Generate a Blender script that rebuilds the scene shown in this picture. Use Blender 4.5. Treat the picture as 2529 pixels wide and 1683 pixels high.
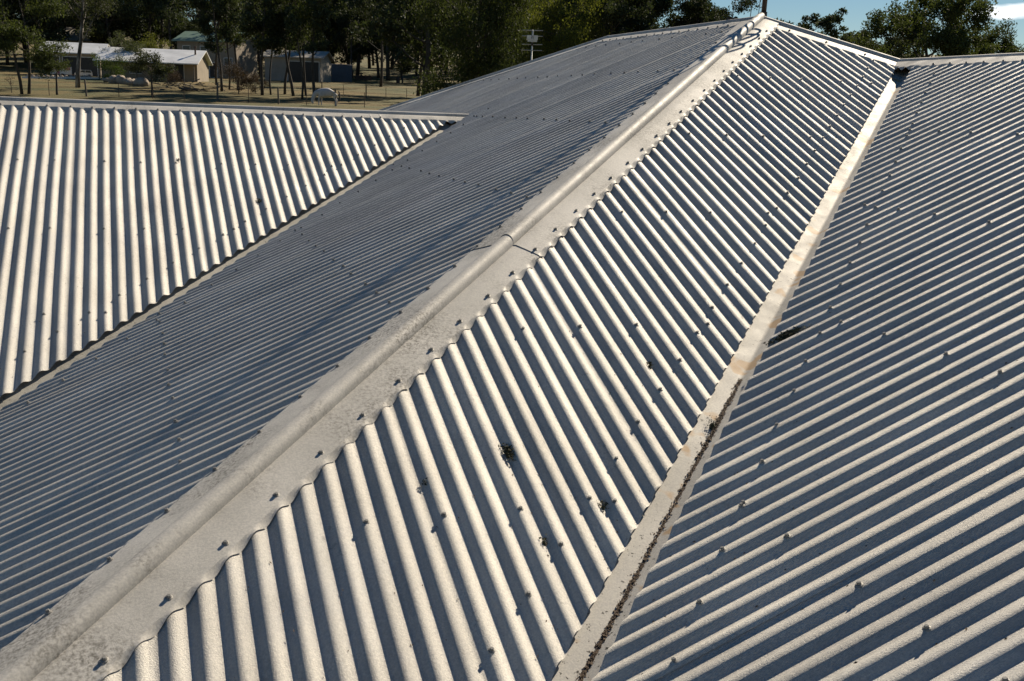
import bpy, math, random
import numpy as np
from mathutils import Matrix, Vector

# ------------------------------------------------------------------ camera, sky, sun, exposure
scene = bpy.context.scene
for o in list(bpy.data.objects): bpy.data.objects.remove(o, do_unlink=True)
COL = scene.collection
CAM = np.array([4.44889, 7.22802, -0.72625])
RIGHT = np.array([-0.951926, 0.304137, 0.036579])
DOWN = np.array([0.045684, 0.259023, -0.964790])
FWD = np.array([-0.302903, -0.916738, -0.260465])
FPX, PCX, PCY = 2620.819, 1183.118, 985.642          # in pixels of the 2529 x 1683 photograph
cam_d = bpy.data.cameras.new('camera'); cam = bpy.data.objects.new('camera', cam_d); COL.objects.link(cam)
cam_d.sensor_width = 36.0; cam_d.lens = 36.0 * FPX / 2529.0
cam_d.shift_x = (1264.5 - PCX) / 2529.0; cam_d.shift_y = (PCY - 841.5) / 2529.0
cam_d.clip_start = 0.05; cam_d.clip_end = 4000
M = Matrix(((RIGHT[0], -DOWN[0], -FWD[0], CAM[0]), (RIGHT[1], -DOWN[1], -FWD[1], CAM[1]), (RIGHT[2], -DOWN[2], -FWD[2], CAM[2]), (0, 0, 0, 1)))
cam.matrix_world = M
scene.camera = cam
scene.render.resolution_x = 1024; scene.render.resolution_y = 681

SUN_AZ = math.radians(39.5)       # shadows run along (cos, sin)
SUN_EL = math.radians(33.5)
SUN_DIR = Vector((-math.cos(SUN_AZ) * math.cos(SUN_EL), -math.sin(SUN_AZ) * math.cos(SUN_EL), math.sin(SUN_EL)))
sun_d = bpy.data.lights.new('sun', 'SUN'); sun = bpy.data.objects.new('sun', sun_d); COL.objects.link(sun)
sun_d.energy = 5.0; sun_d.angle = math.radians(0.53); sun_d.color = (1.0, 0.88, 0.70)
sun.rotation_euler = SUN_DIR.to_track_quat('Z', 'Y').to_euler()
sun.location = (0, 0, 30)

world = bpy.data.worlds.new('World'); scene.world = world; world.use_nodes = True
wn = world.node_tree.nodes; wl = world.node_tree.links
for n in list(wn): wn.remove(n)
w_out = wn.new('ShaderNodeOutputWorld'); w_bg = wn.new('ShaderNodeBackground')
sky = wn.new('ShaderNodeTexSky'); sky.sky_type = 'NISHITA'; sky.sun_disc = False
sky.sun_elevation = SUN_EL; sky.sun_rotation = math.atan2(SUN_DIR.x, SUN_DIR.y)
sky.air_density = 1.0; sky.dust_density = 0.05; sky.ozone_density = 2.6; sky.altitude = 100
w_bg.inputs['Strength'].default_value = 0.05
# a few flat fair-weather clouds low in the sky, all round
def wmath(op, a, b=None):
    n = wn.new('ShaderNodeMath'); n.operation = op
    for k, v in enumerate((a, b)):
        if v is None: continue
        if hasattr(v, 'node'): wl.new(v, n.inputs[k])
        else: n.inputs[k].default_value = v
    return n.outputs[0]
tc = wn.new('ShaderNodeTexCoord'); sx = wn.new('ShaderNodeSeparateXYZ'); wl.new(tc.outputs['Generated'], sx.inputs[0])
w_az = wmath('ARCTAN2', sx.outputs[1], sx.outputs[0]); w_el = wmath('ARCSINE', sx.outputs[2])
nz = wn.new('ShaderNodeTexNoise'); nz.inputs['Scale'].default_value = 26; nz.inputs['Detail'].default_value = 5; nz.inputs['Roughness'].default_value = 0.55
mpw = wn.new('ShaderNodeMapping'); mpw.inputs['Scale'].default_value = (1, 1, 2.6); wl.new(tc.outputs['Generated'], mpw.inputs[0]); wl.new(mpw.outputs[0], nz.inputs['Vector'])
def cloud(a0, e0, wa, we):
    da = wmath('DIVIDE', wmath('WRAP', wmath('SUBTRACT', w_az, a0), math.pi), wa)
    da.node.inputs[0].links[0].from_node.inputs[2].default_value = -math.pi
    de = wmath('DIVIDE', wmath('SUBTRACT', w_el, e0), we)
    return wmath('ADD', wmath('MULTIPLY', da, da), wmath('MULTIPLY', de, de))
_d = RIGHT * ((2500 - PCX) / FPX) + DOWN * ((28 - PCY) / FPX) + FWD; _d = _d / np.linalg.norm(_d)
dist = cloud(math.atan2(_d[1], _d[0]), math.asin(_d[2]), .046, .0075)
for (a0, e0, wa, we) in ((-2.75, .20, .12, .014), (-.9, .17, .16, .015), (.4, .22, .2, .02), (1.5, .16, .15, .014), (2.5, .25, .18, .02)):
    dist = wmath('MINIMUM', dist, cloud(a0, e0, wa, we))
cov = wmath('SUBTRACT', 1.75, wmath('ADD', dist, wmath('MULTIPLY', nz.outputs['Fac'], 2.0)))
rp = wn.new('ShaderNodeValToRGB'); rp.color_ramp.elements[0].position = 0.0; rp.color_ramp.elements[1].position = 0.75; wl.new(cov, rp.inputs['Fac'])
hs = wn.new('ShaderNodeHueSaturation'); hs.inputs['Saturation'].default_value = 1.3; hs.inputs['Value'].default_value = 0.74; wl.new(sky.outputs['Color'], hs.inputs['Color'])
mx = wn.new('ShaderNodeMixRGB'); mx.inputs['Color2'].default_value = (17.0, 17.2, 17.6, 1)
wl.new(rp.outputs['Color'], mx.inputs['Fac']); wl.new(hs.outputs['Color'], mx.inputs['Color1'])
wl.new(mx.outputs[0], w_bg.inputs['Color']); wl.new(w_bg.outputs[0], w_out.inputs['Surface'])

scene.view_settings.view_transform = 'Standard'; scene.view_settings.look = 'None'
scene.view_settings.gamma = 1.0; scene.view_settings.use_curve_mapping = False
scene.view_settings.exposure = 0.68

# ------------------------------------------------------------------ helpers
def link(o, parent=None):
    COL.objects.link(o)
    if parent is not None: o.parent = parent
    return o
def mesh_obj(name, verts, faces, mat, parent=None, smooth=False, loc=None):
    me = bpy.data.meshes.new(name)
    verts = np.asarray(verts, dtype=np.float32)
    if isinstance(faces, np.ndarray) and faces.ndim == 2:
        nf, k = faces.shape
        me.vertices.add(len(verts)); me.vertices.foreach_set('co', verts.ravel())
        me.loops.add(nf * k); me.loops.foreach_set('vertex_index', faces.astype(np.int32).ravel())
        me.polygons.add(nf); me.polygons.foreach_set('loop_start', np.arange(0, nf * k, k, dtype=np.int32))
        me.polygons.foreach_set('loop_total', np.full(nf, k, dtype=np.int32))
        me.update(calc_edges=True); me.validate()
    else:
        me.from_pydata([tuple(map(float, v)) for v in verts], [], [tuple(map(int, f)) for f in faces]); me.update()
    if mat is not None:
        for mm in (mat if isinstance(mat, (list, tuple)) else [mat]): me.materials.append(mm)
    if smooth: me.polygons.foreach_set('use_smooth', np.ones(len(me.polygons), dtype=bool))
    o = bpy.data.objects.new(name, me)
    if loc is not None: o.location = loc
    return link(o, parent)
def empty(name, loc, rz=0.0):
    o = bpy.data.objects.new(name, None); o.location = loc; o.rotation_euler = (0, 0, rz); o.empty_display_size = 0.3
    return link(o)
def tag(o, label=None, cat=None, group=None, kind=None):
    if label: o['label'] = label
    if cat: o['category'] = cat
    if group: o['group'] = group
    if kind: o['kind'] = kind
    return o
class MB:
    def __init__(s): s.v = []; s.f = []
    def add(s, vs, fs):
        b = len(s.v); s.v += [tuple(v) for v in vs]; s.f += [tuple(i + b for i in f) for f in fs]; return s
    def box(s, x0, x1, y0, y1, z0, z1):
        return s.add([(x0, y0, z0), (x1, y0, z0), (x1, y1, z0), (x0, y1, z0), (x0, y0, z1), (x1, y0, z1), (x1, y1, z1), (x0, y1, z1)],
                     [(3, 2, 1, 0), (4, 5, 6, 7), (0, 1, 5, 4), (1, 2, 6, 5), (2, 3, 7, 6), (3, 0, 4, 7)])
    def tube(s, pts, radii, n=8, cap=True):
        pts = [Vector(p) for p in pts]
        if not hasattr(radii, '__len__'): radii = [radii] * len(pts)
        b = len(s.v); prev = None
        for i, p in enumerate(pts):
            t = (pts[min(i + 1, len(pts) - 1)] - pts[max(i - 1, 0)]).normalized()
            a = prev if prev is not None else (Vector((1, 0, 0)) if abs(t.x) < .9 else Vector((0, 1, 0)))
            u = (a - t * a.dot(t)).normalized(); w = t.cross(u); prev = u
            for k in range(n):
                an = 2 * math.pi * k / n; s.v.append(tuple(p + (u * math.cos(an) + w * math.sin(an)) * radii[i]))
        for i in range(len(pts) - 1):
            for k in range(n):
                s.f.append((b + i * n + k, b + i * n + (k + 1) % n, b + (i + 1) * n + (k + 1) % n, b + (i + 1) * n + k))
        if cap:
            s.f.append(tuple(b + k for k in range(n))[::-1]); e = b + (len(pts) - 1) * n; s.f.append(tuple(e + k for k in range(n)))
        return s
    def build(s, name, mat, parent=None, smooth=False, loc=None): return mesh_obj(name, s.v, s.f, mat, parent, smooth, loc)
def grid_faces(nu, nw):
    i = np.arange(nu - 1)[:, None]; j = np.arange(nw - 1)[None, :]
    a = (i * nw + j).ravel(); return np.stack([a, a + 1, a + nw + 1, a + nw], 1)
rng = np.random.default_rng(7)
def ray(px, py):
    d = RIGHT * ((px - PCX) / FPX) + DOWN * ((py - PCY) / FPX) + FWD; return d

# ------------------------------------------------------------------ materials
def new_mat(name):
    m = bpy.data.materials.new(name); m.use_nodes = True; nt = m.node_tree
    b = nt.nodes.get('Principled BSDF'); return m, nt, b
def ramp(nt, src, stops):
    r = nt.nodes.new('ShaderNodeValToRGB'); cr = r.color_ramp
    while len(cr.elements) > 1: cr.elements.remove(cr.elements[-1])
    cr.elements[0].position = stops[0][0]; cr.elements[0].color = (*stops[0][1], 1)
    for p, c in stops[1:]:
        e = cr.elements.new(p); e.color = (*c, 1)
    nt.links.new(src, r.inputs['Fac']); return r.outputs['Color']
def noise(nt, scale, detail=4, rough=.55, coord='Object', vec=None, stretch=None):
    if vec is None:
        t = nt.nodes.new('ShaderNodeTexCoord'); vec = t.outputs[coord]
    if stretch:
        mp = nt.nodes.new('ShaderNodeMapping'); mp.inputs['Scale'].default_value = stretch; nt.links.new(vec, mp.inputs['Vector']); vec = mp.outputs[0]
    n = nt.nodes.new('ShaderNodeTexNoise'); n.inputs['Scale'].default_value = scale; n.inputs['Detail'].default_value = detail; n.inputs['Roughness'].default_value = rough
    nt.links.new(vec, n.inputs['Vector']); return n.outputs['Fac']
def mixc(nt, a, b, fac, mode='MIX'):
    m = nt.nodes.new('ShaderNodeMixRGB'); m.blend_type = mode
    for s, i in ((a, 'Color1'), (b, 'Color2'), (fac, 'Fac')):
        if hasattr(s, 'node'): nt.links.new(s, m.inputs[i])
        elif i == 'Fac': m.inputs[i].default_value = s
        else: m.inputs[i].default_value = (*s, 1)
    return m.outputs[0]
def bump(nt, b, h, strength, dist):
    bp = nt.nodes.new('ShaderNodeBump'); bp.inputs['Strength'].default_value = strength; bp.inputs['Distance'].default_value = dist
    nt.links.new(h, bp.inputs['Height']); nt.links.new(bp.outputs[0], b.inputs['Normal'])
def galv(name, lo, hi, metallic, rough, dirt=0.25, speck=0.0, spots=False, grain=0.35, streak=None, spec=.10):
    m, nt, b = new_mat(name)
    c = ramp(nt, noise(nt, 3.0, 6, .6), [(.3, lo), (.7, hi)])
    sp = ramp(nt, noise(nt, 170, 2, .5), [(.35, (.86, .86, .87)), (.65, (1.06, 1.05, 1.03))])      # weathered spangle
    c = mixc(nt, c, sp, 1.0, 'MULTIPLY')
    if streak:
        st = ramp(nt, noise(nt, 1.0, 5, .6, stretch=streak), [(.32, (.80, .80, .80)), (.68, (1.10, 1.095, 1.08))]); c = mixc(nt, c, st, 1.0, 'MULTIPLY')
        oi = nt.nodes.new('ShaderNodeObjectInfo'); tone = ramp(nt, oi.outputs['Random'], [(0, (.92, .92, .925)), (1, (1.06, 1.055, 1.04))]); c = mixc(nt, c, tone, 1.0, 'MULTIPLY')
        # dull oxidised bloom
        ox = ramp(nt, noise(nt, 1.3, 6, .7), [(.52, (0, 0, 0)), (.66, (1, 1, 1))]); ox = mixc(nt, (0, 0, 0), ox, .30); c = mixc(nt, c, (.40, .41, .43), ox)
    # grime: soft blotches, broken up by a fine noise
    g1 = ramp(nt, noise(nt, 2.3, 5, .65), [(.46, (0, 0, 0)), (.64, (1, 1, 1))])
    g2 = ramp(nt, noise(nt, 90, 3, .7), [(.40, (0, 0, 0)), (.66, (1, 1, 1))])
    gm = mixc(nt, g1, g2, 1.0, 'MULTIPLY')
    gmul = mixc(nt, (0, 0, 0), gm, dirt)
    c = mixc(nt, c, (.17, .16, .14), gmul)
    if speck > 0:
        k1 = ramp(nt, noise(nt, 55, 3, .6), [(.63, (0, 0, 0)), (.66, (1, 1, 1))])
        k2 = ramp(nt, noise(nt, 3.5, 3, .5), [(.42, (0, 0, 0)), (.6, (1, 1, 1))])
        kk = mixc(nt, k1, k2, 1.0, 'MULTIPLY'); kk = mixc(nt, (0, 0, 0), kk, speck)
        c = mixc(nt, c, (.045, .042, .038), kk)
    if spots:
        r1 = ramp(nt, noise(nt, 9, 2, .4), [(.61, (0, 0, 0)), (.66, (1, 1, 1))]); r1 = mixc(nt, (0, 0, 0), r1, .8)
        c = mixc(nt, c, (.42, .28, .15), r1)
    nt.links.new(c, b.inputs['Base Color'])
    b.inputs['Metallic'].default_value = metallic; b.inputs['Specular IOR Level'].default_value = spec; b.inputs['Diffuse Roughness'].default_value = 0.0
    rr = ramp(nt, noise(nt, 12, 4, .6), [(.3, (rough - .06,) * 3), (.7, (rough + .08,) * 3)])
    nt.links.new(rr, b.inputs['Roughness'])
    hsum = mixc(nt, noise(nt, 260, 4, .7), noise(nt, 35, 3, .5), .3)
    bump(nt, b, hsum, grain, .0045)
    return m
def sheet_mat(name, st): return galv(name, (.54, .52, .48), (.66, .64, .595), .12, .56, dirt=.34, speck=.25, grain=1.0, streak=st)
MAT_SHEET = sheet_mat('galvanised_sheet', (14, .9, 1)); MAT_SHEET_Y = sheet_mat('galvanised_sheet_cross', (.9, 14, 1))
MAT_CAP = galv('galvanised_capping', (.44, .425, .39), (.61, .585, .54), .05, .6, dirt=1.0, speck=.22, grain=.22)
MAT_GUTTER = galv('pale_valley_metal', (.43, .415, .38), (.56, .54, .50), .04, .62, dirt=.35, speck=.95, spots=True, grain=.25)
MAT_GUTTER2 = galv('weathered_valley_metal', (.36, .35, .31), (.50, .48, .43), .15, .5, dirt=.6, speck=.9, grain=.3)
MAT_SCREW = galv('screw_metal', (.24, .235, .22), (.34, .33, .31), .15, .55, dirt=.2)
def flat(name, col, rough=.7, metallic=0.0, var=.2, scale=6, bumpd=0, spec=.35):
    m, nt, b = new_mat(name)
    c = ramp(nt, noise(nt, scale, 5, .6), [(.25, tuple(x * (1 - var) for x in col)), (.75, tuple(min(1, x * (1 + var)) for x in col))])
    nt.links.new(c, b.inputs['Base Color']); b.inputs['Roughness'].default_value = rough; b.inputs['Metallic'].default_value = metallic; b.inputs['Specular IOR Level'].default_value = spec
    if bumpd: bump(nt, b, noise(nt, scale * 3, 5, .6), .8, bumpd)
    return m
MAT_RUBBER = flat('dark_rubber', (.03, .03, .03), .8)
MAT_MAST = flat('brown_painted_steel', (.03, .024, .022), .5, .3)
MAT_WIRE = flat('dark_wire', (.06, .06, .06), .5, .5)
MAT_ALU = flat('dull_aluminium', (.45, .45, .44), .45, .5)
MAT_WALL = flat('rendered_wall', (.48, .42, .33), .9, scale=2)
MAT_MOSS = flat('dry_moss', (.055, .055, .03), .95, var=.5, scale=60)
MAT_LITTER = flat('leaf_litter', (.085, .06, .042), .95, var=.5, scale=60)

# ------------------------------------------------------------------ terrain
VD = np.array([-.314, -.949]); VL = np.array([.949, -.314])
GZ = -5.4
def ground_z(x, y):
    d = (np.asarray(x) - CAM[0]) * VD[0] + (np.asarray(y) - CAM[1]) * VD[1]
    l = (np.asarray(x) - CAM[0]) * VL[0] + (np.asarray(y) - CAM[1]) * VL[1]
    dd = np.maximum(d, 0)
    return GZ + .05 * dd + np.where(d > 170, .02 * (dd - 170), 0) + .12 * np.sin(d * .09 + l * .05) * np.clip((d - 30) / 40, 0, 1) + .08 * np.sin(l * .13 - d * .21) * np.clip((d - 30) / 40, 0, 1)
def ground_at(px, py):
    d = ray(px, py); lo, hi = 20.0, 500.0
    t = lo
    while t < hi:
        P = CAM + d * t
        if P[2] <= float(ground_z(P[0], P[1])): break
        t += .4
    P = CAM + d * t; return np.array([P[0], P[1], float(ground_z(P[0], P[1]))])
def at_dist(px, dist, py=240):
    d = ray(px, py); h = math.hypot(d[0], d[1]); P = CAM + d * (dist / h); return np.array([P[0], P[1], float(ground_z(P[0], P[1]))])
def top_height(px, py, dist):
    d = ray(px, py); h = math.hypot(d[0], d[1]); P = CAM + d * (dist / h); return P[2] - float(ground_z(P[0], P[1]))
ds = np.concatenate([np.linspace(-80, 60, 30), np.linspace(64, 260, 110), np.linspace(280, 1500, 30)])
ls = np.concatenate([np.linspace(-900, -120, 14), np.linspace(-110, 110, 120), np.linspace(120, 900, 14)])
DD, LL = np.meshgrid(ds, ls, indexing='ij')
GX = CAM[0] + DD * VD[0] + LL * VL[0]; GY = CAM[1] + DD * VD[1] + LL * VL[1]
m_g, nt, b = new_mat('paddock_grass')
c1 = ramp(nt, noise(nt, .09, 5, .6), [(.36, (.060, .070, .012)), (.5, (.112, .09, .018)), (.64, (.16, .108, .028))])
c2 = ramp(nt, noise(nt, 2.2, 6, .7), [(.3, (.55, .55, .5)), (.7, (1.25, 1.2, 1.1))])
nt.links.new(mixc(nt, c1, c2, 1, 'MULTIPLY'), b.inputs['Base Color']); b.inputs['Roughness'].default_value = .95
bump(nt, b, noise(nt, 5, 6, .7), 1.0, .12)
g = mesh_obj('ground', np.stack([GX, GY, ground_z(GX, GY)], -1).reshape(-1, 3), grid_faces(len(ds), len(ls))[:, ::-1], m_g, smooth=True)
tag(g, 'dry grassy paddock rising behind the roof', None, kind='structure')

# ------------------------------------------------------------------ the roof: geometry of its planes
S, SB, K = .411141, .423751, 1.0307
R_, L_ = .70375, 2.66314
YC, ZC = -1.33016, -.77390
ZD = .013765
NK = math.sqrt(1 + K * K)
PITCH = .0762
AMP = .0092
XA, YB, XC, YD = 4.5569, 4.6315, 5.1468, .9707
ZEAVE = -2.75
zA = lambda x, y: -S * y
zB = lambda x, y: -SB * x
zC = lambda x, y: ZC - S * (y - YC)
zC2 = lambda x, y: ZC + S * (y - YC)
zDp = lambda x, y: -SB * (x + 2 * R_) + ZD
zB2 = lambda x, y: SB * x
zE = lambda x, y: S * (y + L_)
corrA = lambda x, y: .0095 + AMP * np.cos(2 * np.pi * (x - XA) / PITCH)
corrB = lambda x, y: .0095 + AMP * np.cos(2 * np.pi * (y - YB) / PITCH)
corrC = lambda x, y: .0095 + AMP * np.cos(2 * np.pi * (x - XC) / PITCH)
corrD = lambda x, y: .0095 + AMP * np.cos(2 * np.pi * (y - YD) / PITCH)
zero = lambda x, y: 0 * x

house = empty('house', (0, 0, GZ))
tag(house, 'large house whose weathered corrugated galvanised hip roof fills the foreground', 'house')
UP = (0, 0, -GZ)          # puts children back into world coordinates

def make_sheet(axis, zf, corr, u0, u1, top, bot, seg=12, lift=.0034, flip=False, name='roof_sheet'):
    """axis 'x': ribs run along y, u is x;  axis 'y': ribs run along x, u is y.  u0 -> u1 is lap direction"""
    n = max(4, int(abs(u1 - u0) / PITCH * seg))
    us = np.linspace(u0, u1, n + 1)
    tt, bb = np.array([top(u) for u in us]), np.array([bot(u) for u in us])
    ok = bb - tt > .01
    if ok.sum() < 3: return None
    idx = np.where(ok)[0]; us = us[idx[0]:idx[-1] + 1]; tt = tt[idx[0]:idx[-1] + 1]; bb = bb[idx[0]:idx[-1] + 1]
    bb = np.maximum(bb, tt + .001)
    nw = max(4, int((bb - tt).max() / .22))
    f = np.linspace(0, 1, nw + 1)[None, :]
    W = tt[:, None] * (1 - f) + bb[:, None] * f; U = np.repeat(us[:, None], nw + 1, 1)
    ph = rng.uniform(0, 6, 4)
    Uw = U + .0013 * np.sin(W * 2.1 + ph[0]) + .0007 * np.sin(W * 5.3 + ph[1])
    X, Y = (Uw, W) if axis == 'x' else (W, Uw)
    X0, Y0 = (U, W) if axis == 'x' else (W, U)
    lf = (U - u0) / (u1 - u0) * lift
    Z = zf(X, Y) + corr(X0, Y0) + lf + .0011 * np.sin(W * 1.7 + U * 3.1 + ph[2]) + .0006 * np.sin(W * 6.1 + U * 9 + ph[3])
    q = np.abs(U - u0) / PITCH - .38
    Z = Z + .0030 * np.exp(-((q - .52) / .26) ** 2) * (abs(u1 - u0) > .3)
    V = np.stack([X, Y, Z], -1).reshape(-1, 3); F = grid_faces(len(us), nw + 1)
    a, b_, c_ = V[F[0, 0]], V[F[0, 1]], V[F[0, 2]]
    if np.cross(b_ - a, c_ - a)[2] < 0: F = F[:, ::-1]
    return mesh_obj(name, V, F, MAT_SHEET if axis == 'x' else MAT_SHEET_Y, house, True, UP)

def screw_mesh():
    mb = MB(); n = 12
    prof = [(.0095, 0), (.0095, .0014), (.0068, .0026), (.0062, .0028)]
    b0 = 0; vs = []
    for r, z in prof: vs += [(r * math.cos(2 * math.pi * k / n), r * math.sin(2 * math.pi * k / n), z) for k in range(n)]
    fs = []
    for i in range(len(prof) - 1):
        for k in range(n): fs.append((i * n + k, i * n + (k + 1) % n, (i + 1) * n + (k + 1) % n, (i + 1) * n + k))
    mb.add(vs, fs)
    hx = [(.0052 * math.cos(math.pi / 3 * k), .0052 * math.sin(math.pi / 3 * k)) for k in range(6)]
    mb.add([(x, y, .0024) for x, y in hx] + [(x, y, .0085) for x, y in hx] + [(x * .8, y * .8, .0095) for x, y in hx],
           [(k, (k + 1) % 6, 6 + (k + 1) % 6, 6 + k) for k in range(6)] + [(6 + k, 6 + (k + 1) % 6, 12 + (k + 1) % 6, 12 + k) for k in range(6)] + [(12, 13, 14, 15, 16, 17)])
    me = bpy.data.meshes.new('screw'); me.from_pydata(mb.v, [], mb.f); me.update(); me.transform(Matrix.Scale(1.02, 4)); me.materials.append(MAT_SCREW); return me
SCREW = screw_mesh()
SCREW_COUNT = [0]; EXTRA_SCREWS = []
def normal_of(zf, x, y):
    e = .01; n = Vector((-(zf(x + e, y) - zf(x - e, y)) / (2 * e), -(zf(x, y + e) - zf(x, y - e)) / (2 * e), 1)); return n.normalized()
def put_screw(parent, zf, x, y, h, far=False):
    if parent is None: return
    x += random.uniform(-.004, .004); y += random.uniform(-.004, .004)
    n = normal_of(zf, x, y); tilt = Vector((random.uniform(-.05, .05), random.uniform(-.05, .05), 0))
    q = (n + tilt).to_track_quat('Z', 'Y'); p = Vector((x, y, float(zf(x, y)) + h))
    if far: EXTRA_SCREWS.append((p, q)); return
    o = bpy.data.objects.new('screw', SCREW); o.location = p; o.rotation_mode = 'QUATERNION'
    o.rotation_quaternion = q @ Vector((0, 0, 1)).rotation_difference(Vector((0, 0, 1)))
    link(o, parent); SCREW_COUNT[0] += 1
random.seed(3)

def plane_sheets(axis, zf, corr, origin, sign, n_lo, n_hi, first, top, bot, seg=12):
    """sheets of ten ribs; returns {rib index: sheet}"""
    out = {}; n = first
    while n > n_lo: n -= 10
    while n < n_hi:
        a = max(n - .38, n_lo); b_ = min(n + 10 + .27, n_hi)
        sh = make_sheet(axis, zf, corr, origin + sign * a * PITCH, origin + sign * b_ * PITCH, top, bot, seg)
        for k in range(n, n + 10): out[k] = sh
        n += 10
    return out
# --- face A: lit face right of the long hip
A_EDGE = 1.432
topA = lambda x: (K * x + .05 if x > 0 else -K * x + .05)
botA = lambda x: min(6.69, K * x + A_EDGE)
shA = plane_sheets('x', zA, corrA, XA, -1, -24, 68.6, 1, topA, botA, 14)
# --- face B: shaded face left of the long hip
def topB(y):
    if y > 0: return y / K + .05
    if y > -L_: return .04
    return (-L_ - y) / K + .05
botB = lambda y: min(6.49, 1.785 + abs(y - YC) / K)
shB = plane_sheets('y', zB, corrB, YB, -1, -26, 150, 1, topB, botB, 10)
# --- face C: lit wing on the left
botC = lambda x: min(3.47, K * x - 3.295)
shC = plane_sheets('x', zC, corrC, XC, -1, -44, 42.3, -6, lambda x: YC + .03, botC, 12)
# --- face D: right wing
botD = lambda y: min(5.11, (y - 1.597) / K)
shD = plane_sheets('y', zDp, corrD, YD, 1, 0, 112, 6, lambda y: -R_ + .03, botD, 12)
# --- the faces turned away from the camera (simple, no laps in view)
make_sheet('y', zB2, corrB, 12.0 * 0 - 8.9, 9.5, lambda y: -6.49, lambda y: (-.04 if -L_ < y < 0 else (-(y / K) - .05 if 0 <= y < K * R_ else (-R_ - .03 if y >= 0 else (y + L_) / K - .05))), 6)
make_sheet('x', zE, lambda x, y: .0095 + 0 * x, -6.4, 6.4, lambda x: -9.35, lambda x: -L_ - K * abs(x) - .05, 2)
make_sheet('x', zC2, lambda x, y: .0095 + 0 * x, 1.95, 8.4, lambda x: -6.1, lambda x: YC - .03 if K * x > 1.9 else YC - .03, 2)

# --- field screws, on the battens
def rib_ok(sh, n): return sh.get(n)
for yb in (4.515, 3.654, 2.813, 1.98, 1.14):
    for n in range(-20, 69):
        if n % 10 in (9, 2, 5):
            x = XA - PITCH * n
            if topA(x) + .2 < yb < botA(x) - .1: put_screw(rib_ok(shA, n), zA, x, yb, .0185)
for n in range(-6, 68, 2):
    x = XA - PITCH * n; y = K * x + 1.213
    if topA(x) + .12 < y < 6.5: put_screw(rib_ok(shA, n), zA, x, y, .0185)
for xb in (4.338, 3.50, 2.66, 1.83, 1.02, .26):
    for n in range(-20, 112):
        if n % 10 in (9, 2, 5):
            y = YB - PITCH * n
            if topB(y) + .2 < xb < botB(y) - .08: put_screw(rib_ok(shB, n), zB, xb, y, .0185, far=(n > 62 and xb < 1.9))
for n in range(20, 78, 2):
    y = YB - PITCH * n; x = (y + 2.9) / K
    if x < 6 and x > topB(y) + .1: put_screw(rib_ok(shB, n), zB, x, y, .0185)
for yb in (-.41, .44, 1.295, 2.2):
    for n in range(-8, 42):
        if n % 10 in (0, 3, 7):
            x = XC - PITCH * n
            if yb < botC(x) - .12: put_screw(rib_ok(shC, n), zC, x, yb, .0185)
for n in range(-2, 40, 2):
    x = XC - PITCH * n; y = K * x - 3.54
    if YC + .25 < y: put_screw(rib_ok(shC, n), zC, x, y, .0185)
for xb in (.40, 1.207, 2.008, 2.85, 3.7):
    for n in range(0, 72):
        if n % 10 in (7, 0, 3):
            y = YD + PITCH * n
            if xb < botD(y) - .16: put_screw(rib_ok(shD, n), zDp, xb, y, .0185)
for n in range(4, 60, 2):
    y = YD + PITCH * n; x = (y - 1.853) / K
    if x > -R_ + .25: put_screw(rib_ok(shD, n), zDp, x, y, .0185)

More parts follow.
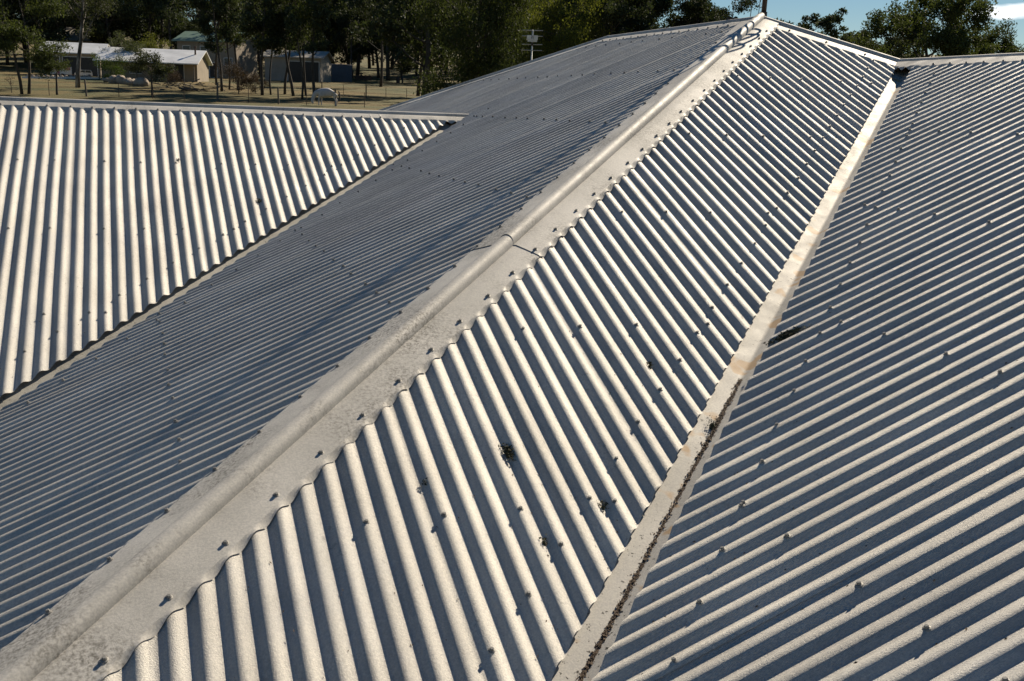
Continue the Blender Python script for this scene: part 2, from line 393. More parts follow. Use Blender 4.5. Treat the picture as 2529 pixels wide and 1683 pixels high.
# --- roll-top cappings
def capping(p0, p1, zL, zR, corrL, corrR, tl, tr, lipl, lipr, step=.0095, name='ridge_cap', zoff=0.0, bead_r=.030, wave=0.0, crush=0.0, neck=.0, bh=.9):
    """capping along p0->p1 (plan); left/right seen along the direction; t = perpendicular plan distance, right negative"""
    p0 = np.array(p0, float); p1 = np.array(p1, float); Ln = np.linalg.norm(p1 - p0); d = (p1 - p0) / Ln; e = np.array([-d[1], d[0]])
    n = int(Ln / step) + 1; tau = np.linspace(0, Ln, n)
    prof = []
    prof += [('lipL', lipl), ('lipL2', tl + (lipl - tl) * .5), ('fl', tl), ('fl', tl * .93), ('fl', tl * .6), ('fl', bead_r + .012)]
    nb = 12; prof.append(('bead', 0.0))
    for i in range(nb + 1):
        a = min(max(math.pi * (i / nb), 1e-4), math.pi - 1e-4); prof.append(('bead', a))
    prof.append(('bead', math.pi))
    prof += [('fl', -(bead_r + .012)), ('fl', -tr * .6), ('fl', -tr * .93), ('fl', -tr), ('lipR2', -(tr + (lipr - tr) * .5)), ('lipR', -lipr)]
    rows = []
    def pl(t, x, y): return zL(x, y) if t > 0 else zR(x, y)
    def cl(t, x, y): return corrL(x, y) if t > 0 else corrR(x, y)
    wav = wave * (np.sin(tau * 41 + 1) * .6 + np.sin(tau * 23) * .6)
    for kind, t in prof:
        if kind == 'bead':
            a = t; off = math.cos(a) * bead_r
            x = p0[0] + d[0] * tau + e[0] * off; y = p0[1] + d[1] * tau + e[1] * off
            xl = p0[0] + d[0] * tau + e[0] * (bead_r + .004); yl = p0[1] + d[1] * tau + e[1] * (bead_r + .004)
            base = .5 * (zL(xl, yl) + zR(p0[0] + d[0] * tau - e[0] * (bead_r + .004), p0[1] + d[1] * tau - e[1] * (bead_r + .004))) + .0215
            z = base + math.sin(a) * bead_r * bh + (neck if 0 < a < math.pi - 1e-6 else 0)
            if crush: z = z - crush * math.sin(a) * np.clip(1 - tau / .5, 0, 1) * (.5 + .5 * np.sin(tau * 48))
        else:
            x = p0[0] + d[0] * tau + e[0] * t; y = p0[1] + d[1] * tau + e[1] * t
            zf = pl(t, x, y)
            if kind == 'fl':
                z = zf + .0225 + (wav if abs(t) > bead_r + .02 else 0)
                z = z + .0012 * np.sin(tau * 3.1 + t * 20)
            elif kind in ('lipL', 'lipR'): z = zf + cl(t, x, y) + .0022
            else: z = zf + .45 * (.0195) + .55 * cl(t, x, y) + .0022
        rows.append(np.stack([x, y, np.broadcast_to(z, x.shape) + zoff], -1))
    V = np.stack(rows, 1).reshape(-1, 3); F = grid_faces(n, len(prof))
    a, b_, c_ = V[F[8, 0]], V[F[8, 1]], V[F[8, 2]]
    if np.cross(b_ - a, c_ - a)[2] < 0: F = F[:, ::-1]
    o = mesh_obj(name, V, F, MAT_CAP, house, True, UP)
    o.data.set_sharp_from_angle(angle=math.radians(24))
    return o
# long hip: two lengths with a lap joint
XJ = 2.985
tA, lA = .206 / NK, .222 / NK
tB, lB = .222 / NK, .238 / NK
cap_up = capping((.0, .0), (XJ, K * XJ), zA, zB, corrA, corrB, tA, tB, lA, lB, name='hip_cap', crush=.006, zoff=.0075, neck=.006, bead_r=.033, bh=1.05)
cap_lo = capping((XJ - .10, K * (XJ - .10)), (6.35, K * 6.35), zA, zB, corrA, corrB, tA, tB, lA, lB, name='hip_cap', zoff=.0045, neck=.006, bead_r=.033, bh=1.05)
for i in range(-6, 30):
    x = XA - 2 * PITCH * i; y = K * x + .1758
    put_screw(cap_up if x < XJ else cap_lo, zA, x, y, .0300 if x < XJ else .0270)
for i in range(-6, 29):
    y = YB - 2 * PITCH * i; x = y / K + .2006
    if y > .15: put_screw(cap_up if x < XJ else cap_lo, zB, x, y, .0300 if x < XJ else .0270)
# main ridge, far hips, wings
cap_pq = capping((0, .03), (0, -L_ - .02), zB, zB2, corrB, corrB, .135, .135, .150, .150, wave=.003)
for i in range(32, 48): put_screw(cap_pq, zB, .12, YB - 2 * PITCH * i, .0225, far=True)
cap_h2 = capping((0, 0), (-R_ - .012, K * (R_ + .012)), zB2, zA, zero, corrA, .142, .145, .150, .158, name='hip_cap')
for i in (61, 63.5, 66): x = XA - PITCH * i; put_screw(cap_h2, zA, x, -K * x + .15, .0225)
cap_h3 = capping((0, -L_), (6.3, -L_ - K * 6.3), zB, zE, corrB, zero, .142, .142, .155, .150, name='hip_cap', step=.02)
cap_r = capping((-R_, K * R_ - .03), (-R_, 9.5), zB2, zDp, zero, corrD, .13, .13, .145, .150, wave=.0035)
for i in range(3, 40, 2): put_screw(cap_r, zDp, -R_ + .125, YD + PITCH * i, .0225) if i < 30 else None
cap_c = capping((1.80, YC), (8.4, YC), zC, zC2, corrC, zero, .108, .12, .122, .135, zoff=.0, wave=.0012, bead_r=.028)
for i in range(-4, 18): put_screw(cap_c, zC, XC - 2 * PITCH * i, YC + .105, .0225)
# far screws of face B joined
if EXTRA_SCREWS:
    vs, fs = [], []
    mv = [v.co.copy() for v in SCREW.vertices]; mf = [tuple(p.vertices) for p in SCREW.polygons]
    for p, q in EXTRA_SCREWS:
        b0 = len(vs); vs += [tuple(q @ v + p) for v in mv]; fs += [tuple(i + b0 for i in f) for f in mf]
    tag(mesh_obj('far_screws', vs, fs, MAT_SCREW, house, False, UP), kind='stuff')

# --- valley gutters
def gutter(c0, zL, zR, x0, x1, wl, wr, dc, mat, lowL=.012, lowR=.012):
    n = 90; xs = np.linspace(x0, x1, n); rows = []
    offs = [-wl, -wl * .98, -wl * .5, -.008, 0, .008, wr * .5, wr * .98, wr]
    for o in offs:
        # move perpendicular to the valley in plan
        x = xs - o * K / NK / NK * NK; y = K * xs + c0 + o / NK
        x = xs - o * K / NK; y = K * xs + c0 + o / NK
        zc0 = zL(xs, K * xs + c0) - dc
        if o <= 0: z0, w = zL(xs - (-wl) * K / NK, K * xs + c0 - wl / NK) - lowL, abs(o) / wl
        else: z0, w = zR(xs - wr * K / NK, K * xs + c0 + wr / NK) - lowR, o / wr
        z = zc0 * (1 - w) + z0 * w + .0009 * np.sin(xs * 9 + o * 30)
        rows.append(np.stack([x, y, z], -1))
    V = np.stack(rows, 1).reshape(-1, 3); F = grid_faces(n, len(offs))
    a, b_, c_ = V[F[8, 0]], V[F[8, 1]], V[F[8, 2]]
    if np.cross(b_ - a, c_ - a)[2] < 0: F = F[:, ::-1]
    return mesh_obj('valley_gutter', V, F, mat, house, False, UP)
gut_r = gutter(1.512, zA, zDp, -.70, 5.1, .16, .16, .016, MAT_GUTTER, lowR=.034)
gut_l = gutter(-3.2125, lambda x, y: zB(x, y), lambda x, y: zC(x, y), 1.95, 6.4, .16, .16, .03, MAT_GUTTER2) if False else None
gut_l = gutter(-3.2125, zC, zB, 1.95, 6.4, .16, .16, .03, MAT_GUTTER2)
# small flashing under the meeting of the right-hand cappings
fx = [(-.95, .55), (-.30, .62), (-.16, 1.02), (-.42, 1.32), (-.95, 1.10)]
mesh_obj('flashing', [(x, y, min(zA(x, y), zDp(x, y)) - .022) for x, y in fx] + [(x, y, min(zA(x, y), zDp(x, y)) - .026) for x, y in fx], [(0, 1, 2, 3, 4), (9, 8, 7, 6, 5)], MAT_CAP, house, False, UP)
# --- walls and eaves under the roof, so that it stands on the ground
mb = MB()
mb.box(-6.0, 6.0, -8.9, 6.2, 0, 2.55)
mb.box(6.02, 8.2, -5.6, 3.0, 0, 2.55); mb.box(-5.7, 4.65, 6.22, 9.3, 0, 2.55)
mb.build('wall', MAT_WALL, house)
# wing gable infill
mb = MB(); mb.add([(8.2, 3.0, 2.55), (8.2, -5.6, 2.55), (8.2, YC, ZC - GZ - .1)], [(0, 1, 2)]); mb.add([(4.65, 9.3, 2.55), (-5.7, 9.3, 2.55), (-R_, 9.3, -SB * R_ - GZ - .1)], [(0, 1, 2)])
mb.build('gable', MAT_WALL, house)
print('screws', SCREW_COUNT[0], 'far', len(EXTRA_SCREWS))

# ------------------------------------------------------------------ mast behind the peak
mz = SB * -.09 + .02
mast = empty('antenna_mast', (-.09, -.11, mz))
tag(mast, 'thin dark brown mast with guy wires rising behind the roof peak', 'mast')
MB().tube([(0, 0, 0), (.0, .0, 2.3)], .0185, 10).build('pole', MAT_MAST, mast, True)
MB().tube([(0, 0, 0), (0, 0, .09)], .026, 10).box(-.07, .07, -.05, .05, -.004, .012).build('foot', MAT_MAST, mast)
for (ax, ay) in ((-.03, -.24), (.06, -.36), (-.5, -.9)):
    zz = -SB * abs(ax - .09) + .03 - mz
    MB().tube([(0, 0, 1.9), (ax, ay, zz)], .0032, 6).build('guy_wire', MAT_WIRE, mast)
    MB().box(ax - .03, ax + .03, ay - .012, ay + .012, zz - .02, zz + .035).build('wire_anchor', MAT_MAST, mast)
MB().tube([(0, 0, .30), (.06, .22, .30)], .012, 8).build('shadow_loop_arm', MAT_MAST, mast)  # added arm, out of view, carrying the shadow-casting loops
for (cx, cy, cz, rr, ti) in ((.03, .10, .27, .11, .5), (.07, .17, .34, .12, -.3), (.05, .20, .24, .08, .9), (.10, .12, .42, .10, .2)):  # loops added out of view to cast the tangled shadow on the hip cap
    MB().tube([(cx + rr * math.cos(a) * math.cos(ti), cy + rr * math.sin(a), cz + rr * .55 * math.cos(a) * math.sin(ti) + .05 * math.sin(2 * a)) for a in np.linspace(0, 5.6, 22)], .009, 6).build('shadow_loop', MAT_MAST, mast, True)

# ------------------------------------------------------------------ moss, debris
def on_plane(zf, px, py, h=.012):
    d = ray(px, py); t = 3.0
    while t < 20:
        P = CAM + d * t
        if P[2] <= float(zf(P[0], P[1])) + h: break
        t += .002
    return P
def moss(px, py, zf, L, W, az, n, label, leaf=.011, mat=None, h=.004, cat='moss'):
    P = on_plane(zf, px, py); r = np.random.default_rng(int(px * 7 + py))
    vs, fs = [], []
    for i in range(n):
        q = np.clip(r.normal(0, .42, 2), -1, 1); u, w = q[0] * L / 2, q[1] * W / 2
        x = u * math.cos(az) - w * math.sin(az); y = u * math.sin(az) + w * math.cos(az)
        hump = max(0, 1 - (abs(q[0]) + abs(q[1])) * .7)
        z = float(zf(P[0] + x, P[1] + y) - zf(P[0], P[1])) + h * hump * r.uniform(.2, 3) 
        a = r.uniform(0, 6.28); e = r.uniform(-.7, .9); l = leaf * r.uniform(.4, 1.3); wd = l * r.uniform(.25, .6)
        dv = np.array([math.cos(a) * math.cos(e), math.sin(a) * math.cos(e), math.sin(e)]); sv = np.cross(dv, r.normal(size=3)); sv /= np.linalg.norm(sv) + 1e-9
        c = np.array([x, y, z]); b0 = len(vs)
        vs += [c - sv * wd / 2, c + dv * l * .5 - sv * wd * .5, c + dv * l, c + dv * l * .5 + sv * wd * .5]; fs.append((b0, b0 + 1, b0 + 2, b0 + 3))
    # a low lump underneath
    b0 = len(vs); k = 14
    for i in range(k):
        a = 2 * math.pi * i / k; q = r.uniform(.5, .9)
        u, w = math.cos(a) * L * .36 * q, math.sin(a) * W * .36 * q; x = u * math.cos(az) - w * math.sin(az); y = u * math.sin(az) + w * math.cos(az)
        vs.append(np.array([x, y, float(zf(P[0] + x, P[1] + y) - zf(P[0], P[1])) - .012]))
    vs.append(np.array([0, 0, h])); fs += [(b0 + i, b0 + (i + 1) % k, b0 + k) for i in range(k)]
    o = mesh_obj('moss_clump', vs, fs, mat or MAT_MOSS, None, False, tuple(P)); tag(o, label, cat); return o
H2A, H2D = math.pi / 2, 0.0
moss(1270, 1482, zA, .27, .075, H2A, 1300, 'largest dark moss clump in a trough of the lit face near the bottom')
moss(1386, 1424, zA, .22, .06, H2A, 800, 'ragged moss clump right of the largest clump near the pale valley')
moss(1420, 1528, zA, .34, .05, H2A, 260, 'sparse trail of moss crumbs in the trough beside the pale valley', leaf=.008, h=.001)
moss(1255, 1118, zA, .075, .05, H2A, 240, 'small black moss clump in the middle of the lit face')
moss(1605, 903, zA, .045, .025, H2A, 80, 'tiny moss clump on a rib crest below the cap joint', leaf=.009)
moss(1945, 828, zDp, .17, .075, H2D, 700, 'oval dark moss clump on the right wing beside the valley')
moss(1489, 1250, zA, .055, .03, H2A, 90, 'small moss clump between two screws near the pale valley', leaf=.009)
moss(1344, 1338, zA, .04, .03, H2A, 60, 'faint moss crumbs above the ragged moss clump', leaf=.008)
moss(1051, 1196, zA, .04, .03, H2A, 40, 'speck of moss beside the sheet lap on the lit face', leaf=.008)
moss(205, 1676, zA, .14, .05, .8, 200, 'moss growing on the lower hip cap at the bottom left corner', leaf=.009)
moss(440, 397, zC, .06, .04, H2A, 60, 'small debris clump on the left wing, left one of two', leaf=.012)
moss(640, 497, zC, .06, .04, H2A, 70, 'small brown debris clump on the left wing, right one of two', leaf=.012)
moss(1761, 1045, lambda x, y: zA(x, y) - .015, .07, .045, .8, 160, 'round black moss clump lying in the pale valley gutter', leaf=.006, h=.001)
moss(424, 742, lambda x, y: zB(x, y) - .02, .10, .05, .8, 160, 'dark moss clump in the shaded left valley', h=.002)
# litter caught along the fold of the valleys
def litter(name, c0, zf, x0, x1, n, spread, label, mat, leaf, edge=0.0):
    r = np.random.default_rng(5); vs, fs = [], []
    for i in range(n):
        x = r.uniform(x0, x1) ** 1.0; dens = .5 + .5 * math.sin(x * 5.1) * math.sin(x * 1.7 + 1)
        sp = spread * (.35 + .65 * dens)
        o = r.normal(0, .5) * sp if r.random() < .8 else r.normal(0, 2.2) * spread
        xx = x - o * K / NK; yy = K * x + c0 + o / NK
        z = float(zf(x, K * x + c0)) + abs(o) * .06 + r.uniform(.0005, .004)
        a = .8 + r.normal(0, .6); l = leaf * r.uniform(.4, 1.5); wd = l * r.uniform(.15, .4); e = r.normal(0, .25)
        dv = np.array([math.cos(a) * math.cos(e), math.sin(a) * math.cos(e), -.29 * math.cos(e) + math.sin(e) * .6]); sv = np.array([-math.sin(a), math.cos(a), r.normal(0, .3)])
        c = np.array([xx, yy, z]); b0 = len(vs)
        vs += [c - sv * wd / 2, c + dv * l * .5 - sv * wd * .6, c + dv * l, c + dv * l * .5 + sv * wd * .6]; fs.append((b0, b0 + 1, b0 + 2, b0 + 3))
    o = mesh_obj(name, vs, fs, mat); tag(o, label, 'leaf litter', kind='stuff')
litter('leaf_litter', 1.512, lambda x, y: zA(x, y) - .016, 2.35, 5.0, 9500, .0135, 'brown leaf litter lining the fold of the pale valley gutter', MAT_LITTER, .012)
litter('leaf_litter', -3.2125, lambda x, y: zC(x, y) - .028, 2.4, 6.0, 1400, .03, 'dark litter scattered along the left valley', MAT_MOSS, .012)

def crumbs(zf, corr, pts, label, axis):
    r = np.random.default_rng(17); vs, fs = [], []
    for (x, y) in pts:
        z = float(zf(x, y) + corr(x, y)) + .004; l = r.uniform(.003, .011); wd = l * r.uniform(.25, .6); a = (math.pi / 2 if axis == 'x' else 0) + r.normal(0, .5)
        sl = -S if axis == 'x' else -SB
        dv = np.array([math.cos(a), math.sin(a), sl * (math.sin(a) if axis == 'x' else math.cos(a))]); sv = np.array([-math.sin(a), math.cos(a), sl * (math.cos(a) if axis == 'x' else -math.sin(a))]); c = np.array([x, y, z]); b0 = len(vs)
        vs += [c - dv * l / 2, c - sv * wd / 2 + (0, 0, .0015), c + dv * l / 2, c + sv * wd / 2]; fs.append((b0, b0 + 1, b0 + 2, b0 + 3))
    tag(mesh_obj('leaf_crumbs', vs, fs, MAT_LITTER), label, 'leaf litter', kind='stuff')
rc = np.random.default_rng(23)
pa, pd, pc = [], [], []
while len(pa) < 420:
    x = rc.uniform(.2, 4.6); f = rc.beta(2.2, 1.2); y = topA(x) + .16 + f * (botA(x) - topA(x) - .2); n = round((XA - x) / PITCH - .5) + .5
    pa.append((XA - n * PITCH + rc.normal(0, .007), y))
while len(pd) < 420:
    y = rc.uniform(2.0, 6.2); x = botD(y) - .05 - rc.beta(1, 2.2) * 2.2; n = round((y - YD) / PITCH - .5) + .5
    if x > -.5: pd.append((x, YD + n * PITCH + rc.normal(0, .009)))
while len(pc) < 160:
    x = rc.uniform(2.6, 5.6); y = botC(x) - .03 - rc.beta(1, 2.5) * 1.6; n = round((XC - x) / PITCH - .5) + .5
    if y > YC + .2: pc.append((XC - n * PITCH + rc.normal(0, .012), y))
crumbs(zA, corrA, pa, 'dark leaf crumbs scattered in the troughs of the lit face', 'x')
crumbs(zDp, corrD, pd, 'dark leaf crumbs scattered over the right wing', 'y')
crumbs(zC, corrC, pc, 'dark leaf crumbs scattered over the left wing above the valley', 'x')

# ------------------------------------------------------------------ vegetation
def leaf_mat(name, c_lo, c_hi, trans=.35):
    m, nt, b = new_mat(name)
    oi = nt.nodes.new('ShaderNodeObjectInfo')
    c = ramp(nt, noise(nt, .9, 4, .6), [(.3, c_lo), (.7, c_hi)])
    v = nt.nodes.new('ShaderNodeHueSaturation'); nt.links.new(c, v.inputs['Color'])
    mr = nt.nodes.new('ShaderNodeMapRange'); mr.inputs[3].default_value = .75; mr.inputs[4].default_value = 1.3; nt.links.new(oi.outputs['Random'], mr.inputs[0]); nt.links.new(mr.outputs[0], v.inputs['Value'])
    c = v.outputs[0]
    nt.links.new(c, b.inputs['Base Color']); b.inputs['Roughness'].default_value = .75; b.inputs['Specular IOR Level'].default_value = .15
    tr = nt.nodes.new('ShaderNodeBsdfTranslucent'); nt.links.new(mixc(nt, c, (1.5, 1.55, .7), 1, 'MULTIPLY'), tr.inputs['Color'])
    mx = nt.nodes.new('ShaderNodeMixShader'); mx.inputs[0].default_value = trans
    nt.links.new(b.outputs[0], mx.inputs[1]); nt.links.new(tr.outputs[0], mx.inputs[2])
    nt.links.new(mx.outputs[0], nt.nodes['Material Output'].inputs['Surface']); return m
LEAF_GREEN = leaf_mat('leaf_green', (.034, .045, .018), (.066, .08, .032), .28)
LEAF_DARK = leaf_mat('leaf_dark_green', (.027, .037, .02), (.05, .06, .033), .22)
LEAF_GREY = leaf_mat('leaf_grey_green', (.042, .050, .028), (.075, .085, .048), .25)
LEAF_YELLOW = leaf_mat('leaf_yellow_green', (.06, .07, .016), (.11, .115, .03), .35)
LEAF_BROWN = leaf_mat('leaf_purple_brown', (.045, .03, .028), (.08, .055, .045), .2)
LEAF_BRIGHT = leaf_mat('leaf_bright_green', (.04, .065, .018), (.075, .105, .03), .3)
BARK = flat('dark_bark', (.07, .06, .05), .9, var=.4, scale=4, bumpd=.03)
BARK_PALE, _nt, _b = new_mat('pale_bark')
_nt.links.new(ramp(_nt, noise(_nt, .8, 5, .65, stretch=(2, 2, .5)), [(.40, (.06, .052, .045)), (.52, (.16, .14, .12)), (.60, (.40, .36, .31))]), _b.inputs['Base Color']); _b.inputs['Roughness'].default_value = .9

def make_tree(seed, H, cr, cb, nl, leaf, nlimb=9, tr=.16, lean=0.0, clump=1.0, droop=.6, twin=False, sub=3, flatc=.75, fork=None):
    """trunk MB and leaf quads for a tree of height H, crown radius cr, crown starting at cb*H"""
    r = np.random.default_rng(seed); mb = MB(); centres = []
    def branch(p, d, l, rad, lev):
        p = np.array(p, float); pts = [p]; d = np.array(d, float); d /= np.linalg.norm(d); n = 4
        for i in range(n):
            d = d + r.normal(0, .16, 3) + np.array([0, 0, .07]); d /= np.linalg.norm(d); pts.append(pts[-1] + d * l / n)
        mb.tube([tuple(q) for q in pts], [rad * (1 - .7 * i / n) for i in range(n + 1)], 5 if lev else 7)
        if lev < 2:
            for k in range(sub):
                q = pts[int(r.integers(2, n + 1))]; dd = d + r.normal(0, .65, 3); dd[2] = abs(dd[2]) * .7 + .05; branch(q, dd, l * r.uniform(.4, .65), rad * .45, lev + 1)
        if lev >= 1: centres.append((pts[-1], lev)); centres.append((pts[-2], lev))
        else: centres.append((pts[-1], 1))
    trunks = [(0, 0)] if not twin else [(-.35, 0), (.45, .2)]
    for (tx, ty) in trunks:
        n = 7; pts = [np.array([tx, ty, -.25])]; d = np.array([lean + (tx * .25), 0, 1.0])
        for i in range(n):
            d = d + np.append(r.normal(0, .06, 2), 0); d /= np.linalg.norm(d); pts.append(pts[-1] + d * H * .84 / n)
        mb.tube([tuple(q) for q in pts], [tr * (1.12 - .85 * i / n) for i in range(n + 1)], 9)
        for k in range(nlimb // len(trunks)):
            f = cb + (.92 - cb) * ((k + r.uniform(0, .8)) / (nlimb // len(trunks))); j = f * n; i = min(int(j), n - 1); q = pts[i] + (pts[i + 1] - pts[i]) * (j - i)
            a = r.uniform(0, 6.28); el = r.uniform(.15, .9); ll = cr * (1.0 - .55 * abs(f - .55)) * r.uniform(.6, 1.05)
            branch(q, (math.cos(a), math.sin(a), el), ll, tr * .42 * (1.1 - f * .6), 0)
        centres.append((pts[-1], 1))
    C = np.array([c[0] for c in centres]); nc = len(C)
    per = nl // nc; cc = np.repeat(np.arange(nc), per)
    rad = clump * cr * .23 * r.uniform(.6, 1.25, nc)
    P = r.normal(0, 1, (len(cc), 3)); P /= np.linalg.norm(P, axis=1)[:, None]; P *= (r.uniform(0, 1, len(cc)) ** .45)[:, None]
    P = C[cc] + P * rad[cc][:, None] * np.array([1.15, 1.15, flatc])
    A = r.normal(0, 1, (len(cc), 3)); A[:, 2] -= droop * 1.3; A /= np.linalg.norm(A, axis=1)[:, None]
    B_ = np.cross(A, r.normal(0, 1, (len(cc), 3))); B_ /= np.linalg.norm(B_, axis=1)[:, None]
    l = leaf * r.uniform(.6, 1.4, len(cc))[:, None]; w = l * .42
    V = np.stack([P - A * l * .5, P + B_ * w * .5, P + A * l * .5, P - B_ * w * .5], 1).reshape(-1, 3)
    F = np.arange(len(V)).reshape(-1, 4)
    return mb, V, F
def mesh_data(name, V, F, mat, smooth=False):
    o = mesh_obj(name, V, F, mat, None, smooth); me = o.data; bpy.data.objects.remove(o); return me
PROTO = {}
def proto(key, bark=BARK, **kw):
    if key not in PROTO:
        mb, V, F = make_tree(**kw)
        tm = mesh_data('trunk', mb.v, mb.f, bark, True); cm = mesh_data('crown', V, F, None)
        PROTO[key] = (tm, cm, kw['H'], (mb, V, F))
    return PROTO[key]
CROWN_COPIES = {}
def tree(key, P, H, rz, leaf_m, label, name='tree', group=None, cat='tree'):
    tm, cm, H0, _ = PROTO[key]
    ck = (key, leaf_m.name)
    if ck not in CROWN_COPIES:
        c2 = cm.copy(); c2.materials.clear(); c2.materials.append(leaf_m); CROWN_COPIES[ck] = c2
    e = empty(name, tuple(P), rz); s = H / H0; e.scale = (s, s, s)
    for nm, me in (('trunk', tm), ('crown', CROWN_COPIES[ck])):
        o = bpy.data.objects.new(nm, me); link(o, e)
    tag(e, label, cat, group); return e
proto('gum1', seed=11, H=15, cr=4.6, cb=.42, nl=7500, leaf=.34, nlimb=10, tr=.24)
proto('gum2', seed=12, H=17, cr=5.0, cb=.38, nl=8000, leaf=.36, nlimb=11, tr=.26, lean=.05)
proto('slim1', seed=21, H=15, cr=3.0, cb=.42, nl=5200, leaf=.32, nlimb=9, tr=.15, lean=.03)
proto('slim2', seed=22, H=14, cr=2.8, cb=.40, nl=5200, leaf=.32, nlimb=9, tr=.17, lean=-.05)
proto('slim3', seed=23, H=16, cr=3.2, cb=.36, nl=5600, leaf=.32, nlimb=10, tr=.13, lean=.07)
proto('twin', seed=31, H=13, cr=4.8, cb=.34, nl=16000, leaf=.28, nlimb=14, tr=.17, twin=True)
proto('pale', bark=BARK_PALE, seed=44, H=15, cr=4.6, cb=.40, nl=7000, leaf=.26, nlimb=9, tr=.27, clump=.85)
proto('small', seed=51, H=5, cr=2.3, cb=.42, nl=6500, leaf=.18, nlimb=9, tr=.12, droop=.2, clump=1.2)
proto('bush', seed=61, H=3.4, cr=2.2, cb=.12, nl=4500, leaf=.18, nlimb=11, tr=.09, droop=0, clump=1.35)
proto('bush2', seed=62, H=3.0, cr=2.6, cb=.08, nl=4500, leaf=.17, nlimb=12, tr=.07, droop=0, clump=1.3)
proto('sapling', seed=71, H=2.4, cr=.8, cb=.35, nl=260, leaf=.12, nlimb=7, tr=.045, droop=.1)
proto('dense', seed=81, H=17, cr=6.0, cb=.14, nl=44000, leaf=.24, nlimb=24, tr=.32, droop=1.3, clump=.95, flatc=1.15)
proto('near1', seed=91, H=14, cr=5.0, cb=.26, nl=30000, leaf=.26, nlimb=18, tr=.26, clump=.64, droop=.5)
proto('near2', seed=92, H=13, cr=5.6, cb=.18, nl=42000, leaf=.27, nlimb=22, tr=.28, clump=.62, droop=.4, flatc=.8)
proto('near3', seed=93, H=12, cr=3.6, cb=.3, nl=16000, leaf=.26, nlimb=12, tr=.2, clump=.58, droop=.4)

def T(key, px, py, topy, rz, lm, label, dist=None, **kw):
    P = ground_at(px, py) if dist is None else at_dist(px, dist)
    D = math.hypot(P[0] - CAM[0], P[1] - CAM[1])
    return tree(key, P, top_height(px, topy, D), rz, lm, label, **kw)
GR = 'trees behind the paddock fence'
T('twin', 63, 233, -70, .4, LEAF_GREEN, 'twin-trunked green tree standing at the far left of the fence', group=GR)
T('pale', 192, 217, -120, 2.2, LEAF_GREY, 'tall gum with pale forked limbs in front of the parked car', group=GR)
T('small', 141, 235, 112, 1.0, LEAF_GREEN, 'small round-crowned tree on a single stem left of the pale-limbed gum', group=GR)
T('small', 377, 241, 118, 2.0, LEAF_GREY, 'small grey-green tree on a thin stem in front of the long low house', group=GR)
T('sapling', 29, 231, 178, .5, LEAF_BROWN, 'tiny bare reddish sapling beside the twin-trunked tree', name='sapling', cat='sapling')
T('bush', 281, 203, 142, 1.2, LEAF_BRIGHT, 'bright green leafy bush left of the boulders', name='bush', cat='bush')
T('small', 312, 195, 92, 3.1, LEAF_GREY, 'grey-green bushy tree behind the boulders and bright green bush', group=GR)
T('small', 400, 0, 92, .7, LEAF_YELLOW, 'yellowish bushy tree rising behind the long low roof', dist=158, group=GR)
T('bush2', 412, 219, 178, .3, LEAF_BROWN, 'dark rounded shrub in front of the long low house', name='bush', cat='bush')
T('bush2', 590, 232, 178, 1.3, LEAF_BROWN, 'broad purple-brown shrub below the slender trunks', name='bush', cat='bush')
T('bush', 632, 232, 186, 2.3, LEAF_BROWN, 'spiky purple-brown shrub at the foot of a slender trunk', name='bush', cat='bush')
T('slim1', 535, 211, -90, .0, LEAF_DARK, 'slender dark tree left of the two-storey house wall', group=GR)
T('slim2', 548, 226, -60, 1.1, LEAF_DARK, 'slender tree just right of the long low house end', group=GR)
T('slim3', 566, 222, -80, 2.2, LEAF_DARK, 'thin dark trunked tree in front of the two-storey house', group=GR)
T('slim1', 588, 224, -95, 3.3, LEAF_DARK, 'thin dark trunked tree behind the broad purple shrub', group=GR)
T('slim2', 648, 236, -110, 4.0, LEAF_DARK, 'thick leaning trunk right of the spiky purple shrub', group=GR)
T('slim3', 669, 235, -60, 5.2, LEAF_GREEN, 'very thin trunk against the pale shed wall, leftmost there', group=GR)
T('slim1', 703, 234, -105, .8, LEAF_DARK, 'dark trunk against the pale shed wall, second there', group=GR)
T('slim2', 725, 238, -85, 2.9, LEAF_DARK, 'dark trunk in front of the open shed doorway', group=GR)
T('slim3', 746, 246, -120, 1.9, LEAF_GREEN, 'dark trunk right of the shed doorway close to the fence', group=GR)
T('slim1', 756, 237, -70, 5.6, LEAF_DARK, 'thin trunk just behind the nearer one beside the shed doorway', group=GR)
T('slim2', 777, 248, -100, 3.7, LEAF_DARK, 'straight dark trunk nearest the grey horse', group=GR)
T('gum1', 940, 215, -40, .9, LEAF_DARK, 'stout-trunked gum standing alone right of the blue shed', group=GR)
T('gum2', 1032, 238, -70, 2.6, LEAF_DARK, 'dark gum with leaning trunk at the right end of the paddock', group=GR)
T('gum1', 870, 196, 5, 4.4, LEAF_DARK, 'dark gum spreading above the blue shed', dist=185, group=GR)
T('dense', 1170, 0, -150, .5, LEAF_GREEN, 'big dense tree with hanging leaves left of the television antenna', dist=72, group='trees just beyond the roof')
T('dense', 1345, 0, -40, 2.5, LEAF_YELLOW, 'dense yellow-green tree with hanging leaves behind the television antenna', dist=78, group='trees just beyond the roof')
T('near1', 1480, 0, -95, 1.0, LEAF_DARK, 'dark tree above the far end of the main ridge', dist=82, group='trees just beyond the roof')
T('near2', 1600, 0, -70, 2.0, LEAF_DARK, 'broad dark tree above the middle of the main ridge', dist=88, group='trees just beyond the roof')
T('near1', 1720, 0, -30, 3.0, LEAF_DARK, 'dark tree just left of the roof peak', dist=86, group='trees just beyond the roof')
T('near3', 1955, 0, 2, 1.0, LEAF_DARK, 'open clumpy gum just right of the mast', dist=70, group='trees just beyond the roof')
T('near3', 2085, 0, 58, 2.0, LEAF_GREY, 'low thin-topped gum left of the big dark tree at right', dist=110, group='trees just beyond the roof')
